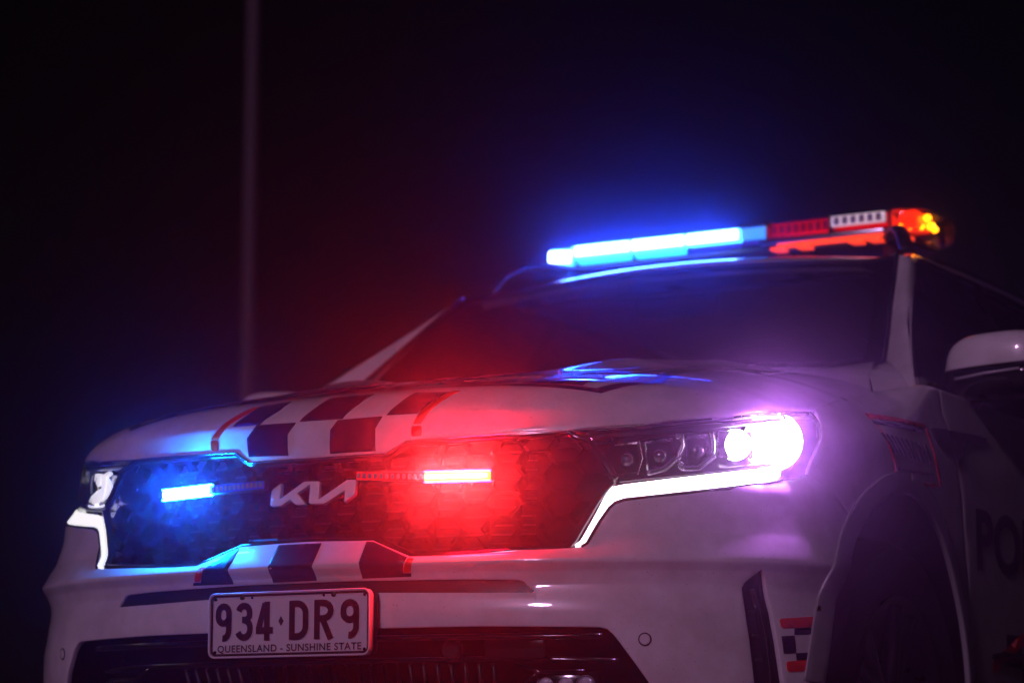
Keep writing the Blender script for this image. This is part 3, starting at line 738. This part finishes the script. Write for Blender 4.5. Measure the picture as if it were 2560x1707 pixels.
fr = slab('plate_frame', rrect(pw_, ph_, .014), -.0045, .010, 'plate_white', plate, rrect(pw_ - .006, ph_ - .006, .011))
slab('plate_border', rrect(pw_ - .0062, ph_ - .0062, .0108), -.0006, .004, 'plate_maroon', plate, rrect(pw_ - .016, ph_ - .016, .0075))
ed = rrect(pw_ - .001, ph_ - .001, .0135); tube('plate_edge', np.array([(PC[0] + a, PC[1] - .0045, PC[2] + b) for a, b in ed]), .0018, 'plate_white', plate, True, 6)
ed = rrect(pw_ - .018, ph_ - .018, .007); tube('plate_bead', np.array([(PC[0] + a, PC[1] - .0002, PC[2] + b) for a, b in ed]), .0013, 'plate_white', plate, True, 6)
def arc(cx, cz, rx, rz, a0, a1, n=8): return [(cx + rx * math.cos(R(a0 + (a1 - a0) * j / n)), cz + rz * math.sin(R(a0 + (a1 - a0) * j / n))) for j in range(n + 1)]
l_, r_, T_, B_ = .09, .47, .91, .09
GL = {'9': [arc(.28, .30, .19, .22, -100, 0) [0:] + [(r_, .72)] + arc(.28, .72, .19, .19, 0, 180) + [(l_, .64)] + arc(.28, .64, .19, .17, 180, 350)],
      '3': [arc(.28, .73, .18, .18, 165, 0) + arc(.28, .68, .18, .14, 0, -70) + [(.22, .545)], arc(.26, .34, .22, .20, 75, 0) + arc(.28, .30, .20, .21, 0, -160)],
      '4': [[(.36, 1.0), (.36, 0)], [(.30, .96), (.10, .32), (.10, .26), (.55, .26)]],
      'D': [[(.10, 0), (.10, 1.0)], [(.10, .92)] + [(.24, .92)] + arc(.24, .66, .24, .26, 90, 0) + arc(.24, .34, .24, .26, 0, -90) + [(.10, .08)]],
      'R': [[(.10, 0), (.10, 1.0)], [(.10, .92), (.26, .92)] + arc(.26, .72, .22, .20, 90, -90) + [(.10, .52)], [(.26, .50), (.48, 0.0)]]}
def stroke(L, w):
    L = np.array(L, float); keep = [0]
    for i in range(1, len(L)):
        if np.linalg.norm(L[i] - L[keep[-1]]) > 1e-4: keep.append(i)
    L = L[keep]; n = len(L); A = []; Bq = []
    for i in range(n):
        d0 = L[i] - L[i - 1] if i else L[1] - L[0]; d1 = L[i + 1] - L[i] if i < n - 1 else d0
        d0 = d0 / np.linalg.norm(d0); d1 = d1 / np.linalg.norm(d1); t = d0 + d1; t = t / np.linalg.norm(t)
        nn_ = np.array([-t[1], t[0]]); k = min(1 / max(.35, abs(np.dot(nn_, [-d1[1], d1[0]]))), 1.6)
        A.append(L[i] + nn_ * w * k); Bq.append(L[i] - nn_ * w * k)
    return np.array(A), np.array(Bq)
def glyph(ch, x, z, w, h, sw, y, m, parent, name='plate_character'):
    V = []; F = []
    for si, L in enumerate(GL[ch]):
        pts = [(x + a * w / .56, z + b * h) for a, b in L]; A, Bq = stroke(pts, sw); n = len(A); k = len(V); yy = y - si * .00012
        for q in (A, Bq): V += [(PC[0] + a, yy, PC[2] + b) for a, b in q]
        for q in (A, Bq):
            V += [(PC[0] + a, y + .004, PC[2] + b) for a, b in q]
        for i in range(n - 1):
            F += [(k + i, k + i + 1, k + n + i + 1, k + n + i), (k + i, k + 2 * n + i, k + 2 * n + i + 1, k + i + 1), (k + n + i, k + n + i + 1, k + 3 * n + i + 1, k + 3 * n + i)]
        F += [(k, k + n, k + 3 * n, k + 2 * n), (k + n - 1, k + 3 * n - 1, k + 4 * n - 1, k + 2 * n - 1)]
    return mesh(name, V, F, m, parent, False)
xw = lambda fx: -pw_ / 2 + fx * pw_; zh = lambda fz: ph_ / 2 - fz * ph_
# cells measured on the plate: left, right edges as fractions of its width
CH = {0: ('9', .040, .140), 1: ('3', .165, .275), 2: ('4', .295, .405), 3: ('D', .500, .625), 4: ('R', .655, .780), 5: ('9', .820, .935)}
for k, (ch, x0, x1) in CH.items():
    w = (x1 - x0) * pw_; hh = .60 * ph_; z0 = zh(.745)
    glyph(ch, xw(x0), z0, w, hh, .0065, PC[1] - .0028, 'plate_maroon', plate)
    glyph(ch, xw(x0) + .0010, z0 + .0010, w, hh, .0078, PC[1] - .0014, 'plate_white', plate, 'character_emboss')
dm = [(xw(.452), zh(.38)), (xw(.466), zh(.45)), (xw(.452), zh(.52)), (xw(.438), zh(.45))]
slab('plate_character', dm[::-1], -.0026, .002, 'plate_maroon', plate)
bm = text2d('QUEENSLAND - SUNSHINE STATE', .0195, .895 * pw_, .0003, 1.1)
for v in bm.verts: v.co.y *= 1.0
def on_plate(p): return np.stack([PC[0] + p[:, 0], 0 * p[:, 0] + PC[1] - .0016, zh(.868) + PC[2] + p[:, 1]], -1)
drape('plate_slogan', bm, on_plate, 'plate_maroon', plate)
bm = text2d('QUEENSLAND - SUNSHINE STATE', .0195, .895 * pw_, .0009, 1.1)
drape('slogan_emboss', bm, lambda p: on_plate(p) + [.0006, .0008, .0006], 'plate_white', plate)
for fx, fz, r__ in ((.035, .085, .0035), (.965, .085, .0035), (.035, .915, .0035), (.965, .915, .0035), (.205, .06, .0062), (.775, .06, .0062), (.268, .075, .0028), (.715, .075, .0028)):
    cc = (PC[0] + xw(fx), PC[1] - .0008, PC[2] + zh(fz))
    lathe('plate_screw', [(0, .0025), (r__ * .6, .0024), (r__, .0008), (r__, -.002)], cc, (0, -1, 0), 'satin_black' if r__ > .005 else 'matte_black', plate, 16)
rbox('plate_bracket', PC + np.array([0, .024, 0]), (pw_ * .97, .030, ph_ * .95), 'satin_black', plate, .006)

# --- windscreen, pillars, roof
ws_edge = hit([(2247, 638), (2240, 700), (2232, 760), (2224, 840), (2216, 901), (2205, 921)], WS)
top = np.array([[x, 1.509 - .01 * (x / .6) ** 2] for x in (0, .15, .3, .45, .55)])
ws_r = np.concatenate([top, Screen.inv(ws_edge), [[.70, 1.135], [.4, 1.15], [0, 1.155]]])
windscreen = part('windscreen')
patch('screen_glass', full(ws_r), Screen, 'glass_screen', windscreen, off=0, rim=.006, step=.04)
fr_in = np.concatenate([[[x, 1.495 - .012 * (x / .6) ** 2] for x in (0, .2, .4, .5, .56)], Screen.inv(hit([(2183, 672), (2190, 682), (2186, 740), (2178, 800), (2166, 870), (2155, 890)], WS)), [[.6, 1.185], [.3, 1.2], [0, 1.2]]])
patch('screen_border', full(ws_r * [.998, 1] + [0, -.001]), Screen, 'satin_black', windscreen, off=-.008, holes=[full(fr_in)], step=.03)
def cabin_side(mir):
    sg = np.array([-1, 1, 1]) if mir else np.array([1, 1, 1])
    a = hit([(2247, 636), (2240, 700), (2232, 760), (2224, 840), (2216, 901), (2196, 925)], WS)
    b = hit([(2291, 666), (2283, 735), (2278, 812), (2279, 870), (2284, 930), (2292, 990)], SP)
    V = []; n = 9
    for p, q in zip(a, b):
        for j in range(n):
            t = j / (n - 1); bul = math.sin(math.pi * t) * .018
            V.append((p * (1 - t) + q * t + np.array([.6, -.75, .1]) * bul) * sg)
    F = [(i * n + j, i * n + j + 1, (i + 1) * n + j + 1, (i + 1) * n + j) for i in range(len(a) - 1) for j in range(n - 1)]
    mesh('windscreen_pillar', V, F, 'paint_white', car)
    tube('screen_seal', (a + [-.004, -.003, 0]) * sg, .006, 'satin_black', windscreen)
    # side glass
    Glasshouse.sg = sg[0]
    g1 = [(1.10, 1.085), (1.344, 1.272), (1.72, 1.485), (1.80, 1.50), (2.18, 1.515), (2.20, 1.085)]
    g2 = [(2.28, 1.085), (2.27, 1.515), (3.05, 1.50), (3.15, 1.085)]
    g3 = [(3.22, 1.085), (3.13, 1.495), (3.7, 1.46), (4.15, 1.30), (4.2, 1.085)]
    for g in (g1, g2, g3): patch('side_window', np.array(g), Glasshouse, 'glass_side', car, off=-.004, rim=.004, step=.08, mirror=mir)
    fr0 = [(1.06, 1.082), (1.335, 1.283), (1.715, 1.497), (1.80, 1.53), (2.6, 1.545), (3.7, 1.50), (4.4, 1.32), (4.5, 1.08)]
    patch('window_frame', np.array(fr0), Glasshouse, 'gloss_black', car, off=-.002, holes=[np.array(g) for g in (g1, g2, g3)], step=.06, mirror=mir)
    # roof edge between the side frame and the roof skin
    ys = np.concatenate([np.linspace(1.73, 2.0, 5), np.linspace(2.1, 4.3, 12)])
    e0 = np.array([[.90 - .577 * (z - 1.08), y, z] for y, z in zip(ys, np.interp(ys, [1.73, 1.8, 2.6, 3.7, 4.4], [1.50, 1.528, 1.543, 1.498, 1.33]))])
    e1 = np.array([[.575, y, rz(.575, y)] for y in ys])
    V = []; n = 6
    for p, q in zip(e0, e1):
        for j in range(n):
            t = j / (n - 1); V.append((p * (1 - t) + q * t + np.array([.7, 0, .7]) * .012 * math.sin(math.pi * t)) * sg)
    F = [(i * n + j, i * n + j + 1, (i + 1) * n + j + 1, (i + 1) * n + j) for i in range(len(ys) - 1) for j in range(n - 1)]
    mesh('roof_side', V, F, 'paint_white', car)
    ry = np.linspace(1.98, 3.9, 14); rp = np.array([[.578, y, rz(.578, y) + .030 - .03 * (abs(y - 2.94) / .96) ** 8] for y in ry]) * sg
    tube('roof_rail', rp, .011, 'gloss_black', car, flat=(1.2, 1))
    # door mirror
    m = part('door_mirror')
    def shell(nm, zc, zlo, zhi, mm, sc=1.0):
        V = []; nu, nv = 28, 16; c = np.array([1.000, 1.345, 1.160])
        for i in range(nv + 1):
            ph = math.pi * i / nv - math.pi / 2
            for j in range(nu):
                w = 2 * math.pi * j / nu
                pw = lambda v, e: math.copysign(abs(v) ** e, v)
                x = pw(math.cos(ph), .55) * pw(math.cos(w), .6) * .125; y = pw(math.cos(ph), .55) * pw(math.sin(w), .7) * .068; z = pw(math.sin(ph), .6) * .078
                z = min(max(z, zlo), zhi); x *= 1 - .10 * (z / .08)
                V.append((c + np.array([x, y + .02 * x, z + .05 * x]) * sc) * sg)
        F = [(i * nu + j, i * nu + (j + 1) % nu, (i + 1) * nu + (j + 1) % nu, (i + 1) * nu + j) for i in range(nv) for j in range(nu)]
        me = mesh(nm, V, F, mm, m); return me
    shell('mirror_cap', 0, -.004, .08, 'paint_white')
    shell('mirror_base', 0, -.08, -.008, 'gloss_black', .985)
    tube('mirror_arm', np.array([[.86, 1.40, 1.07], [.92, 1.37, 1.085], [.97, 1.35, 1.11]]) * sg, [.035, .03, .028], 'satin_black', m, flat=(1, .7))
    p = np.array([[.915, 1.278, 1.128], [.99, 1.270, 1.136], [1.07, 1.275, 1.142]]) * sg
    tube('turn_signal', p, .004, 'led_clear', m)
def rz(x, y):
    y0 = 1.578 + .33 * x * x; t = np.maximum(y - y0, 0)
    return 1.511 - .01 * (x / .6) ** 2 + .066 * (1 - np.exp(-t / .11)) - .060 * x ** 2 * (1 - np.exp(-t / .15)) - .06 * np.clip((y - 3.0) / 1.4, 0, 1) ** 2
both(cabin_side)
ts = np.concatenate([np.linspace(0, .3, 9), np.linspace(.4, 2.75, 16)]); xs = np.linspace(-.578, .578, 33)
V = [(x, 1.578 + .33 * x * x * (1 - t / 2.75) + t, float(rz(x, 1.578 + .33 * x * x * (1 - t / 2.75) + t))) for t in ts for x in xs]
n = len(xs); k0 = len(V)
V += [(x, 1.578 + .33 * x * x + .012, float(rz(x, 1.578 + .33 * x * x)) - .022) for x in xs]
F = [(i * n + j, i * n + j + 1, (i + 1) * n + j + 1, (i + 1) * n + j) for i in range(len(ts) - 1) for j in range(n - 1)]
F += [(j, k0 + j, k0 + j + 1, j + 1) for j in range(n - 1)]
roof = mesh('roof', V, F, 'paint_white', car)
# cabin
cabin = part('cabin')
rbox('dashboard', (0, 1.42, 1.03), (1.45, .42, .18), 'interior', cabin, .06, 4)
rbox('cabin_floor', (0, 2.9, .42), (1.6, 3.0, .06), 'interior', cabin, .01)
rbox('headliner', (0, 2.95, 1.495), (1.02, 2.3, .02), 'interior', cabin, .01)
rbox('rear_partition', (0, 3.3, .95), (1.45, .05, 1.05), 'interior', cabin, .01)
for sx in (-.38, .38):
    s = rbox('seat', (sx, 2.30, .62), (.52, .52, .18), 'interior', cabin, .06, 3)
    rbox('seat_back', (sx, 2.58, .96), (.50, .16, .66), 'interior', s, .07, 3, rot=Matrix.Rotation(-.25, 3, 'X'))
    rbox('head_restraint', (sx, 2.69, 1.36), (.27, .10, .18), 'interior', s, .04, 3)
w = np.linspace(0, 2 * math.pi, 33)[:-1]
tube('steering_wheel', np.array([(-.38 + .18 * math.cos(a), 1.78 - .06 * math.sin(a), 1.03 + .17 * math.sin(a)) for a in w]), .016, 'interior', cabin, True)
rbox('rear_view_mirror', (0, 1.72, 1.44), (.24, .03, .065), 'interior', cabin, .015, 3)

# --- wheels and wheel wells
def wheel(x, y, sg):
    w = part('wheel'); c = (x * sg, y, .365)
    lathe('tyre', [(.24, -.10), (.30, -.118), (.345, -.112), (.362, -.09), (.366, -.03), (.366, .03), (.362, .09), (.345, .112), (.30, .118), (.24, .10)], c, (1, 0, 0), 'rubber', w, 48)
    rim = lathe('rim', [(.238, .105), (.245, .112), (.232, .10), (.222, .05), (.215, -.09)], c, (sg, 0, 0), 'alloy', w, 48)
    for k in range(5):
        for dd in (-.16, .16):
            a = 2 * math.pi * k / 5 + dd; b = 2 * math.pi * k / 5 + dd * .5
            p = np.array([[x * sg + sg * .075, y + .05 * math.cos(b), .365 + .05 * math.sin(b)], [x * sg + sg * .092, y + .228 * math.cos(a), .365 + .228 * math.sin(a)]])
            tube('spoke', p, [.022, .016], 'alloy', rim, flat=(1, 1), n=6)
    lathe('hub_cap', [(0, .09), (.03, .088), (.045, .07), (.06, .06)], c, (sg, 0, 0), 'alloy', rim, 20)
    lathe('brake_disc', [(.05, .0), (.165, .0), (.165, -.02), (.05, -.02)], c, (sg, 0, 0), 'metal_dark', w, 32)
    V = []; F = []; n = 25
    for i in range(n):
        a = math.pi * (i / (n - 1) * 1.24 - .12)
        for dx in (-.34, .012): V.append(((.925 + dx) * sg, y + .455 * math.cos(a), .39 + .455 * math.sin(a)))
    F = [(2 * i, 2 * i + 1, 2 * i + 3, 2 * i + 2) for i in range(n - 1)]
    k = len(V); V.append((.585 * sg, y, .39)); F += [(2 * i, 2 * i + 2, k) for i in range(n - 1)]
    mesh('wheel_liner', V, F, 'matte_black', car, True)
for sg in (1, -1): wheel(.815, .86, sg); wheel(.815, 3.72, sg)

# --- roof light bar
bar = part('light_bar')
LB = .566; YB = 2.033; ZT = 1.718; ZB = 1.648
def lb_section(name, x0, x1, m, parent, inset=0., z0=ZB, z1=ZT, depth=.30, end=0):
    """rounded-box length of the bar; end = +-1 draws in the outer end"""
    xs = np.linspace(x0, x1, 9) if end else np.array([x0, x1]); V = []; prof = soften(np.array([(YB + inset, z0 + inset), (YB + inset, z1 - inset - .006), (YB + .03, z1 - inset), (YB + depth - .03, z1 - inset), (YB + depth - inset, z1 - inset - .006), (YB + depth - inset, z0 + inset)]), .010, 3)
    c = prof.mean(0); n = len(prof)
    for x in xs:
        s = 1.
        if end: e = abs(x - (x0 if end > 0 else x1)) / abs(x1 - x0); s = 1 - .30 * e ** 3
        V += [(x, c[0] + (p[0] - c[0]) * s, c[1] + (p[1] - c[1]) * (1 - (1 - s) * .6)) for p in prof]
    F = [(i * n + j, i * n + (j + 1) % n, (i + 1) * n + (j + 1) % n, (i + 1) * n + j) for i in range(len(xs) - 1) for j in range(n)]
    F += [tuple(range(n))[::-1], tuple(range((len(xs) - 1) * n, len(xs) * n))]
    return mesh(name, V, F, m, parent, True, .5)
edges = [-LB + .085, -.30, -.13, .035, .122]
rbox('bar_base', (0, YB + .15, ZB - .006), (2 * LB - .12, .26, .016), 'metal_dark', bar, .004)
lb_section('blue_lens', -LB + .085, .120, 'lens_blue', bar)
lb_section('blue_lens', -LB + .083, -LB - .022, 'lens_blue', bar, end=1)
lb_section('red_lens', .124, LB - .085, 'lens_red', bar)
lb_section('end_lens', LB - .083, LB, 'lens_amber', bar, end=1)
for x in [.122, .305, .478]: rbox('lens_divider', (x, YB + .14, (ZB + ZT) / 2), (.0035, .29, ZT - ZB - .004), 'satin_black', bar, .001)
for k in range(3):
    rbox('lit_module', ((edges[k] + edges[k + 1]) / 2, YB + .028, ZT - .026), (edges[k + 1] - edges[k] - .006, .03, .036), 'bar_blue', bar, .004)
rbox('lit_module', (-LB + .030, YB + .052, ZT - .034), (.085, .05, .050), 'bar_blue', bar, .014, 3, rot=Matrix.Rotation(.30, 3, 'Z'))
rbox('led_core', (-LB + .032, YB + .028, ZT - .034), (.066, .006, .036), 'led_core_white', bar, .003, 2, rot=Matrix.Rotation(.30, 3, 'Z'))
for k in range(3):                               # rows of bare diodes in front of each module
    for j in range(6):
        w_ = (edges[k + 1] - edges[k] - .008) / 6
        rbox('led_core', (edges[k] + .004 + (j + .5) * w_, YB + .011, ZT - .026), (w_ * .93, .006, .027), 'led_core_white', bar, .002, 1)
for k in range(2): rbox('lower_module', ((edges[k] + edges[k + 1]) / 2, YB + .030, ZB + .018), (edges[k + 1] - edges[k] - .02, .03, .018), 'bar_blue_low', bar, .003)
rbox('side_module', (.078, YB + .028, ZT - .026), (.080, .028, .030), 'led_blue_soft', bar, .003)
for k, (a, b) in enumerate(((.13, .30), (.31, .47))):
    q = rbox('unlit_module', ((a + b) / 2, YB + .026, ZT - .026), (b - a, .03, .034), 'lens_red_dim_glow', bar, .004)
    for j in range(8):
        rbox('led_optic', (a + (j + .5) * (b - a) / 8, YB + .009, ZT - .026), ((b - a) / 8 * .6, .006, .022), 'led_clear', q, .002, 1)
q = rbox('alley_light', (.39, YB - .004, ZT - .024), (.155, .012, .030), 'alley_glow', bar, .004)
for j in range(6): rbox('led_optic', (.330 + j * .024, YB - .011, ZT - .024), (.015, .006, .020), 'led_clear', q, .002, 1)
rbox('lower_rail', (.28, YB + .006, ZB + .010), (.36, .02, .014), 'satin_chrome', bar, .003)
ec = rbox('end_module', (LB - .045, YB + .075, ZT - .032), (.055, .12, .05), 'lens_red_glow', bar, .012, 3)
for (dx, dy, dz, r0) in ((.035, .02, .008, .010), (.036, .050, -.010, .011), (.036, .085, -.014, .009), (.020, .005, -.016, .009), (.0, -.028, -.018, .008), (-.02, -.045, -.018, .007)):
    lathe('amber_led', [(0, r0 * .7), (r0 * .6, r0 * .5), (r0, 0), (r0, -.006)], (LB - .042 + dx, YB + .055 + dy * .8, ZT - .032 + dz), (.8, -.6, 0), 'led_amber', ec, 12)
lathe('red_led', [(0, .006), (.008, .005), (.012, 0), (.012, -.006)], (LB - .075, YB + .006, ZB + .004), (0, -.6, -.8), 'led_red_spill', bar, 12)
for x in (-.46, -.2, .2, .46):
    z = float(rz(x, YB + .1)); rbox('bar_foot', (x, YB + .12, (z + ZB - .014) / 2), (.05, .14, ZB - .014 - z + .006), 'satin_black', bar, .006)
for sg in (1, -1):                               # straps hooked over the roof edge
    p = np.array([[.42, YB + .06, ZB - .010], [.47, YB + .01, ZB - .010], [.515, 1.96, 1.640], [.555, 1.89, 1.628], [.585, 1.84, 1.600], [.612, 1.80, 1.548]]) * [sg, 1, 1]
    tube('bar_strap', dens(p, .008, False), .011, 'satin_black', bar, flat=(1.8, .8))
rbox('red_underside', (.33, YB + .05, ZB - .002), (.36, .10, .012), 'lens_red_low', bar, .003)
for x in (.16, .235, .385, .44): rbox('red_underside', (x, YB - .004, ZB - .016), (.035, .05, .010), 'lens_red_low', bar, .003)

lamp_light('bar_light', ((edges[0] + edges[3]) / 2 - .03, YB - .006, ZT - .028), (0, -1, -.05), (1, 0, 0), .56, .036, 13, (.004, .045, 1.), bar)
lamp_light('bar_light', ((edges[0] + edges[3]) / 2 - .03, YB + .306, ZT - .028), (0, 1, 0), (1, 0, 0), .56, .036, 8, (.10, .03, 1.), bar)

# ------------------------------------------------------------------ street pole behind
d = ray([(622, 853)])[0]; PY = 16.; t = (PY - CAM[1]) / d[1]; pb = CAM + d * t
print('pole', pb, t)
pole = bpy.data.objects.new('street_pole', None); COL.objects.link(pole); pole.location = (pb[0], pb[1], 0)
pole['label'] = 'slim round grey street pole standing behind the car'; pole['category'] = 'pole'
pr = [(.0, 0), (.30, 0), (.30, .03), (.105, .05), (.10, .6), (.085, 5.0), (.06, 11.0), (0, 11.0)]
lathe('shaft', [(.095, .04), (.09, .6), (.076, 5.0), (.055, 11.0), (0, 11.0)], (0, 0, 0), (0, 0, 1), 'galvanised', pole, 24)
lathe('base_plate', [(0, .0), (.22, .0), (.22, .035), (.10, .04)], (0, 0, 0), (0, 0, 1), 'galvanised', pole, 24)
for k in range(4):
    a = math.pi / 4 + k * math.pi / 2
    lathe('bolt', [(0, .03), (.016, .03), (.016, 0)], (.17 * math.cos(a), .17 * math.sin(a), .035), (0, 0, 1), 'galvanised', pole, 6)

# ------------------------------------------------------------------ haze added to stand for lens glow
bm = bmesh.new(); bmesh.ops.create_cube(bm, size=1)
bmesh.ops.scale(bm, vec=(60, 44, 14), verts=bm.verts); bmesh.ops.translate(bm, vec=(0, 9, 6), verts=bm.verts)
me = bpy.data.meshes.new('haze'); bm.to_mesh(me); bm.free()
hz_ = link('haze', me, None); hz_['kind'] = 'stuff'; hz_['label'] = 'thin haze added to stand for lens glow round the lamps'
hm = bpy.data.materials.new('glow_haze'); hm.use_nodes = True; nt = hm.node_tree; nt.nodes.clear()
out = nt.nodes.new('ShaderNodeOutputMaterial'); pv = nt.nodes.new('ShaderNodeVolumePrincipled')
pv.inputs['Color'].default_value = (.95, .95, .97, 1); pv.inputs['Density'].default_value = .0065; pv.inputs['Anisotropy'].default_value = .984
nt.links.new(pv.outputs[0], out.inputs['Volume']); me.materials.append(hm)
hm.cycles.homogeneous_volume = True; hm.cycles.volume_sampling = 'EQUIANGULAR'
